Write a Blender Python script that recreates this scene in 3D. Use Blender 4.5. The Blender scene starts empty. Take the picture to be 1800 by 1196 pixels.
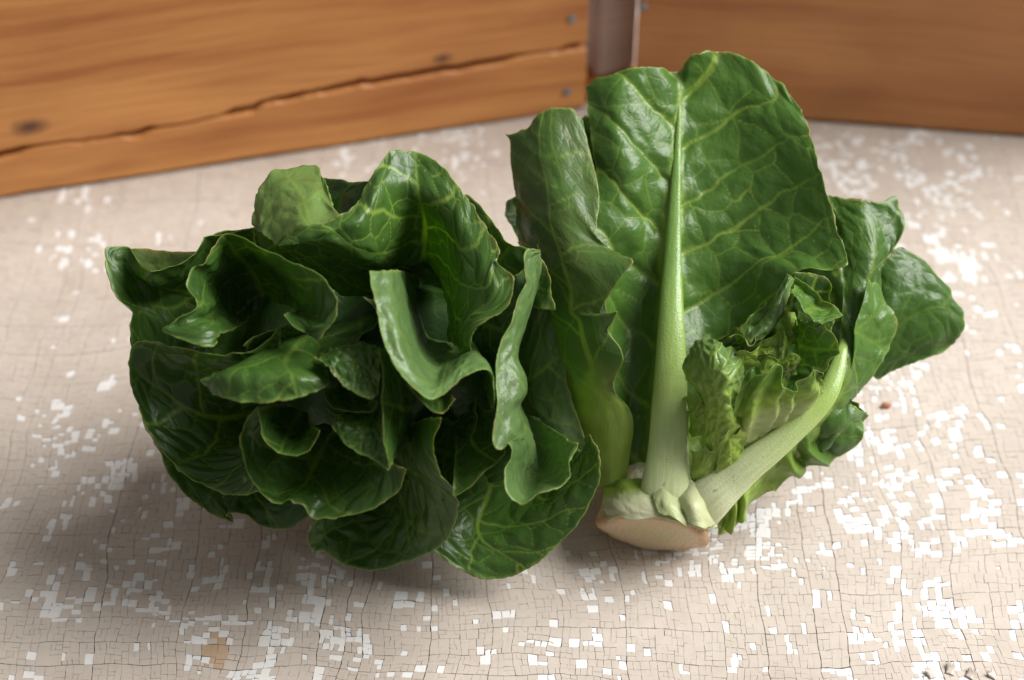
import bpy, math, random
import numpy as np
from mathutils import Vector, Matrix

C = bpy.context.scene.collection
scn = bpy.context.scene
# ------------------------------------------------------------------ camera
PITCH = math.radians(42.0)
FPX = 3000.0                       # focal length in pixels of an 1800 px wide picture
CAM = np.array([0.0, -0.505, 0.455])
RIGHT = np.array([1.0, 0.0, 0.0])
UP = np.array([0.0, math.sin(PITCH), math.cos(PITCH)])
FWD = np.array([0.0, math.cos(PITCH), -math.sin(PITCH)])
cam_data = bpy.data.cameras.new("camera")
cam = bpy.data.objects.new("camera", cam_data)
C.objects.link(cam)
cam.location = CAM
cam.rotation_euler = (math.pi / 2 - PITCH, 0, 0)
cam_data.sensor_width = 36.0
cam_data.lens = 36.0 * FPX / 1800.0
cam_data.clip_start = 0.01
cam_data.clip_end = 50
cam_data.dof.use_dof = True
cam_data.dof.focus_distance = 0.558
cam_data.dof.aperture_fstop = 7.0
scn.camera = cam
# ------------------------------------------------------------------ light
world = bpy.data.worlds.new("World")
scn.world = world
world.use_nodes = True
bg = world.node_tree.nodes["Background"]
bg.inputs[0].default_value = (1.0, 0.985, 0.965, 1)
bg.inputs[1].default_value = 0.26


def area(name, loc, target, sx, sy, power, col):
    ld = bpy.data.lights.new(name, 'AREA')
    ld.shape = 'RECTANGLE'
    ld.size, ld.size_y = sx, sy
    ld.energy = power
    ld.color = col
    o = bpy.data.objects.new(name, ld)
    C.objects.link(o)
    o.location = loc
    o.rotation_euler = (Vector(target) - Vector(loc)).to_track_quat('-Z', 'Y').to_euler()
    return o


area("window_light", (2.35, 0.30, 2.35), (0.0, 0.02, 0.03), 2.2, 2.0, 258.0, (1.0, 0.98, 0.955))
scn.view_settings.view_transform = 'Standard'
scn.view_settings.look = 'None'
scn.view_settings.exposure = 0.0
scn.view_settings.gamma = 1.0
scn.cycles.max_bounces = 8

rng = np.random.default_rng(7)


# ------------------------------------------------------------------ helpers
def ray(x, y):
    return FWD + RIGHT * (x - 900.0) / FPX + UP * (598.0 - y) / FPX


def on_plane(x, y, p0, n):
    r = ray(x, y)
    t = np.dot(np.array(p0) - CAM, n) / np.dot(r, n)
    return CAM + r * t


def on_table(x, y, z=0.0):
    return on_plane(x, y, (0, 0, z), np.array([0, 0, 1.0]))


def depth_of(P):
    return float(np.dot(np.array(P) - CAM, FWD))


def hsh(ix, iy, seed):
    h = (ix.astype(np.int64) * 374761393 + iy.astype(np.int64) * 668265263 + seed * 974634777) & 0xffffffff
    h = ((h ^ (h >> 13)) * 1274126177) & 0xffffffff
    h = (h ^ (h >> 16)) & 0xffffff
    return h / float(0xffffff)


def vnoise(x, y, seed=0):
    x = np.asarray(x, float); y = np.asarray(y, float)
    ix = np.floor(x); iy = np.floor(y)
    fx = x - ix; fy = y - iy
    fx = fx * fx * (3 - 2 * fx); fy = fy * fy * (3 - 2 * fy)
    a = hsh(ix, iy, seed); b = hsh(ix + 1, iy, seed)
    c = hsh(ix, iy + 1, seed); d = hsh(ix + 1, iy + 1, seed)
    return (a * (1 - fx) + b * fx) * (1 - fy) + (c * (1 - fx) + d * fx) * fy


def fbm(x, y, seed=0, oct=3):
    s = 0; a = 0.5; f = 1.0
    for o in range(oct):
        s = s + a * vnoise(np.asarray(x) * f, np.asarray(y) * f, seed + 17 * o)
        a *= 0.5; f *= 2.03
    return s / (1 - 0.5 ** oct)


def voro_edge(x, y, seed=0, jit=0.8):
    """distance to the nearest cell border of a jittered grid (cell size 1)"""
    ix = np.floor(x); iy = np.floor(y)
    F1 = np.full(x.shape, 9.0); F1x = np.zeros(x.shape); F1y = np.zeros(x.shape)
    pts = []
    for dx in (-2, -1, 0, 1, 2):
        for dy in (-2, -1, 0, 1, 2):
            cx = ix + dx; cy = iy + dy
            px = cx + 0.5 + jit * (hsh(cx, cy, seed) - 0.5) + 0.5 * (cy % 2)
            py = cy + 0.5 + jit * (hsh(cx, cy, seed + 5) - 0.5)
            d = (px - x) ** 2 + (py - y) ** 2
            pts.append((px, py, d))
            m = d < F1
            F1 = np.where(m, d, F1); F1x = np.where(m, px, F1x); F1y = np.where(m, py, F1y)
    E = np.full(x.shape, 9.0)
    for px, py, d in pts:
        vx = px - F1x; vy = py - F1y
        L = np.sqrt(vx * vx + vy * vy)
        ok = L > 1e-6
        e = ((x - (F1x + px) / 2) * -vx + (y - (F1y + py) / 2) * -vy) / np.where(ok, L, 1)
        E = np.where(ok, np.minimum(E, e), E)
    return np.maximum(E, 0)


def sstep(a, b, x):
    t = np.clip((x - a) / np.maximum(b - a, 1e-9), 0, 1)
    return t * t * (3 - 2 * t)


def catmull(P, n):
    """P (k,dim) -> n points, uniform in index"""
    P = np.asarray(P, float)
    k = len(P)
    if k == 2:
        t = np.linspace(0, 1, n).reshape(-1, *([1] * (P.ndim - 1)))
        return P[0] * (1 - t) + P[1] * t
    E = np.concatenate([(2 * P[0] - P[1])[None], P, (2 * P[-1] - P[-2])[None]])
    t = np.linspace(0, k - 1, n)
    i = np.minimum(np.floor(t).astype(int), k - 2)
    f = (t - i).reshape(-1, *([1] * (P.ndim - 1)))
    p0, p1, p2, p3 = E[i], E[i + 1], E[i + 2], E[i + 3]
    return 0.5 * (2 * p1 + (p2 - p0) * f + (2 * p0 - 5 * p1 + 4 * p2 - p3) * f * f + (3 * p1 - p0 - 3 * p2 + p3) * f ** 3)


# ------------------------------------------------------------------ materials
def new_mat(name):
    m = bpy.data.materials.new(name)
    m.use_nodes = True
    nt = m.node_tree
    for n in list(nt.nodes):
        nt.nodes.remove(n)
    return m, nt


class NT:
    def __init__(self, nt):
        self.nt = nt

    def n(self, t, **kw):
        x = self.nt.nodes.new(t)
        for k, v in kw.items():
            setattr(x, k, v)
        return x

    def l(self, a, b):
        self.nt.links.new(a, b)

    def put(self, v, sock):
        if hasattr(v, 'is_linked') or isinstance(v, bpy.types.NodeSocket):
            self.l(v, sock)
        else:
            sock.default_value = v

    def attr(self, name):
        return self.n('ShaderNodeAttribute', attribute_name=name)

    def math(self, op, a, b=0.0, c=None, clamp=False):
        x = self.n('ShaderNodeMath', operation=op, use_clamp=clamp)
        self.put(a, x.inputs[0]); self.put(b, x.inputs[1])
        if c is not None:
            self.put(c, x.inputs[2])
        return x.outputs[0]

    def mix(self, f, a, b, blend='MIX'):
        x = self.n('ShaderNodeMix', data_type='RGBA', blend_type=blend)
        self.put(f, x.inputs[0]); self.put(a, x.inputs[6]); self.put(b, x.inputs[7])
        return x.outputs[2]

    def noise(self, vec, scale, detail=3.0, rough=0.5, dist=0.0):
        x = self.n('ShaderNodeTexNoise')
        if vec is not None:
            self.l(vec, x.inputs['Vector'])
        x.inputs['Scale'].default_value = scale
        x.inputs['Detail'].default_value = detail
        x.inputs['Roughness'].default_value = rough
        x.inputs['Distortion'].default_value = dist
        return x.outputs['Fac']

    def rng(self, v, a, b, c=0.0, d=1.0):
        x = self.n('ShaderNodeMapRange')
        self.put(v, x.inputs[0])
        for i, q in enumerate((a, b, c, d)):
            x.inputs[1 + i].default_value = q
        return x.outputs[0]


def leaf_material():
    m, nt = new_mat("lettuce_leaf")
    k = NT(nt)
    tone = k.attr('tone').outputs['Fac']
    vein = k.attr('vein').outputs['Fac']
    pale = k.attr('pale').outputs['Fac']
    edge = k.attr('edge').outputs['Fac']
    side = k.attr('side').outputs['Fac']
    brown = k.attr('brown').outputs['Fac']
    uv = k.attr('leafco').outputs['Vector']
    n1 = k.noise(uv, 1.1, 3)
    n2 = k.noise(uv, 9.0, 3)
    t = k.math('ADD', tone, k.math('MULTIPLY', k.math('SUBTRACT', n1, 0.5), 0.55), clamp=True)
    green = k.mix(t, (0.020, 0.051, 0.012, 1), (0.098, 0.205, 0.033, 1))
    green = k.mix(k.math('MULTIPLY', n2, 0.25), green, (0.03, 0.11, 0.012, 1))
    # underside: greyer and paler
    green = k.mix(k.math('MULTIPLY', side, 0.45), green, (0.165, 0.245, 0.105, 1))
    # tertiary veins
    vo = k.n('ShaderNodeTexVoronoi', feature='DISTANCE_TO_EDGE')
    k.l(uv, vo.inputs['Vector'])
    vo.inputs['Scale'].default_value = 3.3
    tv = k.rng(vo.outputs['Distance'], 0.0, 0.05, 1.0, 0.0)
    green = k.mix(k.math('MULTIPLY', tv, 0.16), green, (0.12, 0.26, 0.05, 1))
    green = k.mix(k.math('MULTIPLY', vein, 0.85, clamp=True), green, (0.25, 0.36, 0.06, 1))
    # pale base of the leaf: yellow green then cream
    p1 = k.rng(pale, 0.0, 0.55)
    p2 = k.rng(pale, 0.66, 1.0)
    c = k.mix(p1, green, (0.34, 0.49, 0.075, 1))
    c = k.mix(p2, c, (0.78, 0.77, 0.54, 1))
    c = k.mix(k.math('MULTIPLY', edge, 0.75, clamp=True), c, (0.30, 0.42, 0.10, 1))
    bn = k.rng(k.noise(uv, 0.9, 2, 0.6), 0.35, 0.7)
    c = k.mix(k.math('MULTIPLY', brown, bn, clamp=True), c, (0.13, 0.085, 0.025, 1))
    # dry margins, a few bruises and pale specks
    dry = k.math('MULTIPLY', k.rng(k.noise(uv, 0.8, 3, 0.6), 0.50, 0.66), edge)
    c = k.mix(k.math('MULTIPLY', dry, 0.85, clamp=True), c, (0.26, 0.17, 0.05, 1))
    br = k.rng(k.noise(uv, 1.7, 4, 0.65), 0.70, 0.78)
    c = k.mix(k.math('MULTIPLY', br, 0.45), c, (0.10, 0.085, 0.02, 1))
    vs = k.n('ShaderNodeTexVoronoi', feature='F1')
    k.l(uv, vs.inputs['Vector'])
    vs.inputs['Scale'].default_value = 1.5
    c = k.mix(k.math('MULTIPLY', k.rng(vs.outputs['Distance'], 0.035, 0.06, 1.0, 0.0), 0.6), c, (0.30, 0.38, 0.09, 1))
    pr = k.n('ShaderNodeBsdfPrincipled')
    k.l(c, pr.inputs['Base Color'])
    k.l(k.math('ADD', 0.23, k.math('MULTIPLY', n1, 0.20)), pr.inputs['Roughness'])
    pr.inputs['Specular IOR Level'].default_value = 0.45
    tr = k.n('ShaderNodeBsdfTranslucent')
    tc = k.mix(1.0, c, k.mix(k.math('MULTIPLY', pale, 1.3, clamp=True), (2.6, 2.5, 1.2, 1), (0.95, 1.0, 0.6, 1)), 'MULTIPLY')
    tc2 = k.mix(0.3, tc, (0.21, 0.36, 0.06, 1))
    k.l(tc2, tr.inputs['Color'])
    ms = k.n('ShaderNodeMixShader')
    ms.inputs[0].default_value = 0.32
    k.l(pr.outputs[0], ms.inputs[1]); k.l(tr.outputs[0], ms.inputs[2])
    # fine relief
    b1 = k.noise(uv, 26.0, 3)
    hgt = k.math('ADD', k.math('MULTIPLY', b1, 0.5), k.math('MULTIPLY', k.rng(vo.outputs['Distance'], 0.0, 0.2), 0.5))
    bp = k.n('ShaderNodeBump')
    bp.inputs['Strength'].default_value = 0.25
    bp.inputs['Distance'].default_value = 0.0005
    k.l(hgt, bp.inputs['Height'])
    k.l(bp.outputs[0], pr.inputs['Normal'])
    out = k.n('ShaderNodeOutputMaterial')
    k.l(ms.outputs[0], out.inputs[0])
    return m


LEAF = leaf_material()


def rib_material():
    m, nt = new_mat("pale_rib")
    k = NT(nt)
    pale = k.attr('pale').outputs['Fac']
    uv = k.attr('leafco').outputs['Vector']
    mp = k.n('ShaderNodeMapping')
    k.l(uv, mp.inputs[0])
    mp.inputs['Scale'].default_value = (6, 0.6, 1)
    st = k.noise(mp.outputs[0], 2.0, 4)
    c = k.mix(k.rng(pale, 0, 0.5), (0.13, 0.25, 0.05, 1), (0.34, 0.46, 0.13, 1))
    c = k.mix(k.rng(pale, 0.45, 1.0), c, (0.76, 0.79, 0.52, 1))
    c = k.mix(k.math('MULTIPLY', k.rng(st, 0.4, 0.7), 0.28), c, (0.27, 0.40, 0.08, 1))
    sp = k.rng(k.noise(uv, 5.0, 2), 0.70, 0.75)
    c = k.mix(k.math('MULTIPLY', sp, 0.5), c, (0.30, 0.13, 0.03, 1))
    pr = k.n('ShaderNodeBsdfPrincipled')
    k.l(c, pr.inputs['Base Color'])
    pr.inputs['Roughness'].default_value = 0.30
    pr.inputs['Subsurface Weight'].default_value = 0.15
    pr.inputs['Subsurface Radius'].default_value = (0.006, 0.008, 0.002)
    pr.inputs['Subsurface Scale'].default_value = 0.6
    bp = k.n('ShaderNodeBump')
    bp.inputs['Strength'].default_value = 0.22
    bp.inputs['Distance'].default_value = 0.0007
    k.l(k.math('ADD', st, k.noise(uv, 14.0, 3)), bp.inputs['Height'])
    k.l(bp.outputs[0], pr.inputs['Normal'])
    out = k.n('ShaderNodeOutputMaterial')
    k.l(pr.outputs[0], out.inputs[0])
    return m


RIB = rib_material()


# ------------------------------------------------------------------ object helpers
def link(name, me, mat, parent=None):
    o = bpy.data.objects.new(name, me)
    C.objects.link(o)
    if mat:
        for mm in (mat if isinstance(mat, list) else [mat]):
            me.materials.append(mm)
    if parent is not None:
        o.parent = parent
        # meshes are in world coordinates: only an Empty at the root is off the origin
        o.matrix_parent_inverse = Matrix.Translation(-parent.location) if parent.parent is None else Matrix.Identity(4)
    return o


def thing(name, label, cat, loc, group=None):
    o = bpy.data.objects.new(name, None)
    C.objects.link(o)
    o.location = loc
    o.empty_display_size = 0.02
    o['label'] = label
    o['category'] = cat
    if group:
        o['group'] = group
    return o


def grid_mesh(name, V, faces, attrs, smooth=True):
    me = bpy.data.meshes.new(name)
    me.vertices.add(len(V))
    me.vertices.foreach_set('co', np.ascontiguousarray(V, dtype=np.float32).ravel())
    F = np.ascontiguousarray(faces, dtype=np.int32)
    me.loops.add(F.size)
    me.loops.foreach_set('vertex_index', F.ravel())
    me.polygons.add(len(F))
    me.polygons.foreach_set('loop_start', np.arange(0, F.size, 4, dtype=np.int32))
    if smooth:
        me.polygons.foreach_set('use_smooth', np.ones(len(F), dtype=bool))
    for k, a in attrs.items():
        if a.ndim == 2:
            at = me.attributes.new(k, 'FLOAT_VECTOR', 'POINT')
            at.data.foreach_set('vector', np.ascontiguousarray(a, dtype=np.float32).ravel())
        else:
            at = me.attributes.new(k, 'FLOAT', 'POINT')
            at.data.foreach_set('value', np.ascontiguousarray(a, dtype=np.float32))
    me.update(calc_edges=True)
    me.validate()
    return me


def parse(txt):
    rows = []
    for line in txt.strip().splitlines():
        line = line.strip()
        if not line:
            continue
        rows.append([tuple(float(q) for q in w.split(',')) for w in line.split()])
    return rows


MINZ = 0.004


def unproj(arr, D0):
    """arr (...,3) of picture x, y and cm towards the camera from the head's own plane -> world points"""
    x = arr[..., 0]; y = arr[..., 1]; d = arr[..., 2]
    r = FWD + RIGHT * ((x - 900.0) / FPX)[..., None] + UP * ((598.0 - y) / FPX)[..., None]
    dep = D0 - d * 0.01
    zmax = (CAM[2] - MINZ) / (-r[..., 2])
    dep = np.minimum(dep, zmax)
    return CAM + r * dep[..., None]


seed_counter = [11]


def make_leaf(parent, D0, txt, name='leaf', nu=100, nv=90, under=False, amp=0.11, cell=0.9, mid=0.5, tone=0.35,
              pale=(0.0, 0.0), palemax=0.0, rib=0.12, lat=1.6, veinw=0.018, ruf=0.05, ruff=2.2, brown=0.0,
              thick=0.032, pleat=0.0, pleatf=14, label=None, edgew=0.045, mat=None, latamp=1.0, vstr=1.0, warp=None, latpuff=0.0, latw=1.0, sidew=1.0, palu=None, smooth=24):
    rows = parse(txt)
    seed_counter[0] += 7
    sd = seed_counter[0]
    R = np.array([catmull(np.array(r), nu) for r in rows])
    G = catmull(R, nv)                                   # (nv,nu,3)
    if warp is not None:
        G = warp(G)
    P = unproj(G, D0) * 100.0                            # in cm
    for it in range(smooth):
        Q = P.copy()
        Q[1:-1, 1:-1] = 0.5 * P[1:-1, 1:-1] + 0.125 * (P[:-2, 1:-1] + P[2:, 1:-1] + P[1:-1, :-2] + P[1:-1, 2:])
        P = Q
    # leaf's own coordinates in cm
    du = np.linalg.norm(np.diff(P, axis=1), axis=2)
    X = np.concatenate([np.zeros((nv, 1)), np.cumsum(du, axis=1)], axis=1)
    mi = mid * (nu - 1)
    i0 = int(mi)
    X = X - (X[:, i0] * (1 - (mi - i0)) + X[:, min(i0 + 1, nu - 1)] * (mi - i0))[:, None]
    dv = np.linalg.norm(np.diff(P, axis=0), axis=2)
    Yc = np.concatenate([np.zeros((1, nu)), np.cumsum(dv, axis=0)], axis=0)
    Ym = Yc.mean(axis=1, keepdims=True)
    Y = 0.5 * Yc + 0.5 * Ym
    W = np.maximum(np.abs(X).max(axis=1, keepdims=True), 0.3)
    Lm = Y.max()
    wob = (fbm(X * 0.8, Y * 0.8, sd) - 0.5)
    wob2 = (fbm(X * 0.8 + 31, Y * 0.8 + 5, sd + 3) - 0.5)
    Xw = X + 0.5 * wob; Yw = Y + 0.6 * wob2
    vv = np.linspace(0, 1, nv)[:, None] * np.ones((1, nu))
    # veins
    drib = np.abs(X + 0.15 * wob)
    wr = rib * (1.05 - vv) + 0.015
    v_mid = 1 - sstep(wr * 0.5, wr * 1.1 + 0.02, drib)
    ax = np.abs(Xw)
    ph = (Yw - 0.75 * ax - 0.04 * ax * ax + np.where(X > 0, 0.45 * lat, 0)) / lat
    dl = np.abs(ph - np.round(ph)) * lat * 0.75
    wl = veinw * 1.5 * (1 + (latw - 1) * np.exp(-ax / 1.6)) * np.clip(1.25 - 0.8 * ax / W, 0.2, 1.2)
    v_lat = (1 - sstep(wl * 0.5, wl * 1.2 + 0.025, dl)) * latamp
    e2 = voro_edge(Xw / cell, Yw / cell, sd, 0.75) * cell
    v_net = 1 - sstep(veinw * 0.3, veinw * 0.65 + 0.018, e2)
    vein = np.clip(np.maximum(np.maximum(v_mid, v_lat), 0.8 * v_net) * vstr, 0, 1)
    vein *= 0.35 + 1.0 * vnoise(X * 0.75, Y * 0.75, sd + 9)
    vein = np.clip(vein, 0, 1)
    # relief between veins
    dn = np.minimum(np.minimum(e2, dl + 0.25 * (1 - latamp)), drib + 0.02)
    puff = 1 - np.exp(-(dn / (0.30 * cell + 0.04)) ** 1.5)
    big = fbm(X * 0.55, Y * 0.55, sd + 21) - 0.5
    small = fbm(X * 1.9, Y * 1.9, sd + 23, 2) - 0.5
    lp = latpuff * (np.abs(np.sin(math.pi * ph)) ** 0.7 - 0.6) * np.exp(-np.abs(X) / 3.0) * sstep(0.0, 0.5, np.abs(X)) * sstep(0.02, 0.25, vv)
    edg_u = np.minimum(X - X[:, :1], X[:, -1:] - X)
    edg_v = Yc[-1:, :] - Yc
    edist = np.minimum(edg_u + 0.6 * (vv < 0.12), edg_v)
    em = np.exp(-edist / 0.9)
    amp *= 0.75
    hgt = lp + amp * (puff - 0.4) * (1 - 0.6 * np.exp(-edist / 0.25)) + amp * 2.2 * big + amp * 0.6 * small
    hgt += ruf * em * np.sin(ruff * (X * 1.1 + Y * 0.9) + 6 * wob + sd) + (ruf + 0.02) * 1.6 * em * (fbm(X * 1.7, Y * 1.7, sd + 40, 2) - 0.5) * 2
    if pleat:
        uu = np.linspace(0, 1, nu)[None, :]
        un = uu + 0.22 * (vnoise(uu * 4.3, uu * 0, sd + 60) - .5) + 0.05 * vv * (vnoise(uu * 3.0, uu * 0 + 4, sd + 62) - .5)
        am = 0.35 + 1.2 * vnoise(uu * 5.1, vv * 1.5, sd + 61)
        hgt += pleat * am * np.sin(un * pleatf * 2 * math.pi + 3 * wob) * np.clip(vv * 1.6, 0, 1) * (1 - vv * 0.35)

    def normals(P):
        gu = np.gradient(P, axis=1); gv = np.gradient(P, axis=0)
        N = np.cross(gu, gv)
        return N / np.maximum(np.linalg.norm(N, axis=2, keepdims=True), 1e-9)

    N = normals(P)
    tocam = CAM * 100.0 - P
    if (N * tocam).sum(axis=2).mean() < 0:
        flip = True
        N = -N
    else:
        flip = False
    sgn = -1.0 if under else 1.0
    P = P + N * (sgn * hgt)[..., None]
    # irregular margin
    jag = (fbm(X * 3.6, Y * 3.6, sd + 50, 3) - 0.5) * 0.17
    cen = P.mean(axis=(0, 1))
    dirv = P - cen
    dirv /= np.maximum(np.linalg.norm(dirv, axis=2, keepdims=True), 1e-6)
    P = P + dirv * (jag * np.exp(-edist / 0.15))[..., None]
    N = normals(P)
    if flip:
        N = -N
    th = thick * (0.35 + 0.65 * sstep(0, 0.5, edist))
    A = P + N * th[..., None] * 0.5
    B = P - N * th[..., None] * 0.5
    A[..., 2] = np.maximum(A[..., 2], 0.12); B[..., 2] = np.maximum(B[..., 2], 0.08)
    n = nu * nv
    V = np.vstack([A.reshape(-1, 3), B.reshape(-1, 3)]) * 0.01
    idx = np.arange(n).reshape(nv, nu)
    q = np.stack([idx[:-1, :-1], idx[:-1, 1:], idx[1:, 1:], idx[1:, :-1]], axis=-1).reshape(-1, 4)
    front = q[:, ::-1] if flip else q
    back = (q if flip else q[:, ::-1]) + n
    ring = np.concatenate([idx[0, :], idx[1:, -1], idx[-1, -2::-1], idx[-2:0:-1, 0]])
    nx = np.roll(ring, -1)
    rim = np.stack([ring, ring + n, nx + n, nx], axis=-1)
    if flip:
        rim = rim[:, ::-1]
    F = np.vstack([front, back, rim])
    pl = np.zeros_like(vv)
    if palemax > 0:
        pl = palemax * (1 - sstep(pale[0], pale[1], vv + 0.12 * wob + 0.10 * (np.abs(X) / W)))
    if palu:
        pl = palemax * (1 - sstep(palu[0], palu[1], np.linspace(0, 1, nu)[None, :] + 0.1 * wob)) * (1 - 0.3 * vv)
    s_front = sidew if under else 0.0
    edge = np.exp(-edist / edgew) * 0.9
    z2 = lambda a: np.concatenate([a.ravel(), a.ravel()])
    attrs = {
        'vein': z2(vein), 'pale': z2(pl), 'edge': z2(edge), 'tone': np.full(2 * n, tone),
        'brown': np.full(2 * n, brown),
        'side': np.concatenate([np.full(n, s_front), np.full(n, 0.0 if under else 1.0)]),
        'leafco': np.column_stack([z2(X), z2(Y), np.full(2 * n, sd * 1.37)]),
    }
    me = grid_mesh(name, V, F, attrs)
    o = link(name, me, mat or LEAF, parent)
    if label:
        o['label'] = label
    return o


def make_rib(parent, D0, txt, name='midrib', ns=60, nr=20, flat=0.5, palef=(0.0, 1.0), mat=None, warp=None):
    """rows: x,y,d,width_px ; a tapered rib, base first"""
    rows = np.array([[float(q) for q in w.split(',')] for w in txt.split()])
    G = catmull(rows, ns)
    if warp is not None:
        G = warp(G)
    P = unproj(G[:, :3], D0) * 100
    w = G[:, 3] / FPX * (D0 * 100) * 0.5
    T = np.gradient(P, axis=0); T /= np.linalg.norm(T, axis=1, keepdims=True)
    view = CAM * 100 - P; view /= np.linalg.norm(view, axis=1, keepdims=True)
    S = np.cross(T, view); S /= np.linalg.norm(S, axis=1, keepdims=True)
    Nn = np.cross(S, T)
    ang = np.linspace(0, 2 * math.pi, nr, endpoint=False)
    L = np.concatenate([[0], np.cumsum(np.linalg.norm(np.diff(P, axis=0), axis=1))])
    V = []; co = []; pl = []
    for i in range(ns):
        for a in ang:
            rr = 1 + 0.10 * (fbm(np.array([math.cos(a) * 1.5 + 9]), np.array([L[i] * 0.35 + 2 * math.sin(a)]), 77, 2)[0] - 0.5) * 2
            V.append(P[i] + S[i] * (math.cos(a) * w[i] * rr) + Nn[i] * (math.sin(a) * w[i] * flat * rr))
            co.append((math.cos(a) * w[i], L[i], 3.3)); pl.append(1 - (L[i] / L[-1] - palef[0]) / (palef[1] - palef[0]))
    V = np.array(V) * 0.01
    V[:, 2] = np.maximum(V[:, 2], 0.001)
    F = []
    for i in range(ns - 1):
        for j in range(nr):
            k = (j + 1) % nr
            F.append((i * nr + j, i * nr + k, (i + 1) * nr + k, (i + 1) * nr + j))
    attrs = {'pale': np.clip(np.array(pl), 0, 1), 'leafco': np.array(co)}
    me = grid_mesh(name, V, np.array(F), attrs)
    return link(name, me, mat or RIB, parent)
# ------------------------------------------------------------------ table
def paint_material(name, col, var, rough):
    m, nt = new_mat(name)
    k = NT(nt)
    tc = k.n('ShaderNodeTexCoord')
    co = tc.outputs['Object']
    a = k.noise(co, 9.0, 4, 0.6)
    b = k.noise(co, 160.0, 4, 0.6)
    d = k.noise(co, 700.0, 2, 0.6)
    c = k.mix(k.rng(a, 0.35, 0.7), col, var)
    st = k.noise(co, 38.0, 4, 0.62)
    c = k.mix(k.math('MULTIPLY', k.rng(st, 0.52, 0.78), 0.45), c, tuple(q * f for q, f in zip(col[:3], (0.74, 0.70, 0.66))) + (1,))
    c = k.mix(k.math('MULTIPLY', k.rng(b, 0.45, 0.75), 0.45), c, tuple(q * 0.86 for q in col[:3]) + (1,))
    pr = k.n('ShaderNodeBsdfPrincipled')
    k.l(c, pr.inputs['Base Color'])
    pr.inputs['Roughness'].default_value = rough
    bp = k.n('ShaderNodeBump')
    bp.inputs['Strength'].default_value = 0.25
    bp.inputs['Distance'].default_value = 0.0004
    k.l(k.math('ADD', b, k.math('MULTIPLY', d, 0.5)), bp.inputs['Height'])
    k.l(bp.outputs[0], pr.inputs['Normal'])
    out = k.n('ShaderNodeOutputMaterial')
    k.l(pr.outputs[0], out.inputs[0])
    return m


BEIGE = paint_material("beige_paint", (0.47, 0.408, 0.35, 1), (0.56, 0.497, 0.435, 1), 0.55)
WHITE = paint_material("white_undercoat", (0.68, 0.67, 0.65, 1), (0.74, 0.73, 0.715, 1), 0.6)
BARE = paint_material("bare_wood_in_cracks", (0.22, 0.165, 0.12, 1), (0.26, 0.185, 0.13, 1), 0.8)
TAN = paint_material("tan_bare_wood", (0.42, 0.28, 0.17, 1), (0.50, 0.38, 0.27, 1), 0.7)


def box_mesh(name, x0, x1, y0, y1, z0, z1):
    V = [(x, y, z) for z in (z0, z1) for y in (y0, y1) for x in (x0, x1)]
    F = [(0, 2, 3, 1), (4, 5, 7, 6), (0, 1, 5, 4), (2, 6, 7, 3), (0, 4, 6, 2), (1, 3, 7, 5)]
    me = bpy.data.meshes.new(name)
    me.from_pydata(V, [], F)
    return me


table = link("table_top", box_mesh("table_top", -0.50, 0.50, -0.30, 0.42, -0.03, -0.0012), BARE)
table['kind'] = 'structure'

# old paint: every crackle cell is its own small plate with a gap round it
rs = random.Random(5)
HOT = [(1480, 880, 190, .42), (1610, 810, 120, .5), (1330, 900, 120, .5), (1560, 640, 110, .4), (1660, 560, 90, .35),
       (1650, 460, 120, .4), (1500, 330, 130, .35), (1640, 300, 120, .3), (1120, 1080, 90, .4), (1190, 1060, 80, .35),
       (1680, 1080, 90, .5), (1530, 1010, 150, .3), (1750, 900, 80, .45), (1760, 640, 90, .3), (1620, 950, 90, .4),
       (220, 880, 100, .5), (300, 870, 110, .5), (110, 860, 80, .3), (130, 700, 90, .35), (200, 760, 80, .3), (60, 900, 60, .3),
       (590, 1060, 90, .55), (230, 1050, 80, .5), (330, 1070, 80, .4), (470, 1150, 70, .55), (610, 1090, 60, .5), (60, 1120, 90, .5),
       (30, 1140, 60, .5), (400, 1030, 50, .5), (720, 1060, 60, .3), (850, 1080, 60, .25), (970, 1140, 50, .3),
       (150, 370, 70, .3), (600, 270, 60, .3), (800, 250, 70, .45), (130, 420, 60, .3), (270, 420, 30, .4), (350, 950, 60, .35), (440, 930, 60, .4),
       (1280, 960, 90, .35), (1420, 1000, 100, .3), (990, 1030, 60, .2), (660, 1010, 60, .25)]
HOTW = [(on_table(x, y)[:2], r / 5000.0 * 1.3, p * .9) for x, y, r, p in HOT]


def white_p(x, y):
    p = np.full(x.shape, 0.015)
    for c, r, q in HOTW:
        dd = ((x - c[0]) ** 2 + (0.8 * (y - c[1])) ** 2) / (r * r)
        p = np.maximum(p, q * 0.95 * np.exp(-1.2 * dd))
    return p * np.where(x < 0.04, 0.85, 1.0)


cells = []
TAN0 = on_table(372, 1162)


def split(x0, x1, y0, y1, g, lvl):
    w, h = x1 - x0, y1 - y0
    stop = rs.uniform(0.0027, 0.0056)
    if abs(x0 + x1) > 0.54 or y0 > 0.18 or y0 < -0.20:
        stop *= 3.0
    if max(w * 1.12, h) < stop or lvl > 16:
        cells.append((x0, x1, y0, y1, g))
        return
    r = rs.uniform(0.36, 0.64)
    gap = 0.00010 if lvl < 12 else 0.00006
    gap *= rs.uniform(0.6, 1.35)
    if w * 1.12 > h:
        xm = x0 + w * r
        split(x0, xm, y0, y1, (g[0], gap, g[2], g[3]), lvl + 1)
        split(xm, x1, y0, y1, (gap, g[1], g[2], g[3]), lvl + 1)
    else:
        ym = y0 + h * r
        split(x0, x1, y0, ym, (g[0], g[1], g[2], gap), lvl + 1)
        split(x0, x1, ym, y1, (g[0], g[1], gap, g[3]), lvl + 1)


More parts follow.
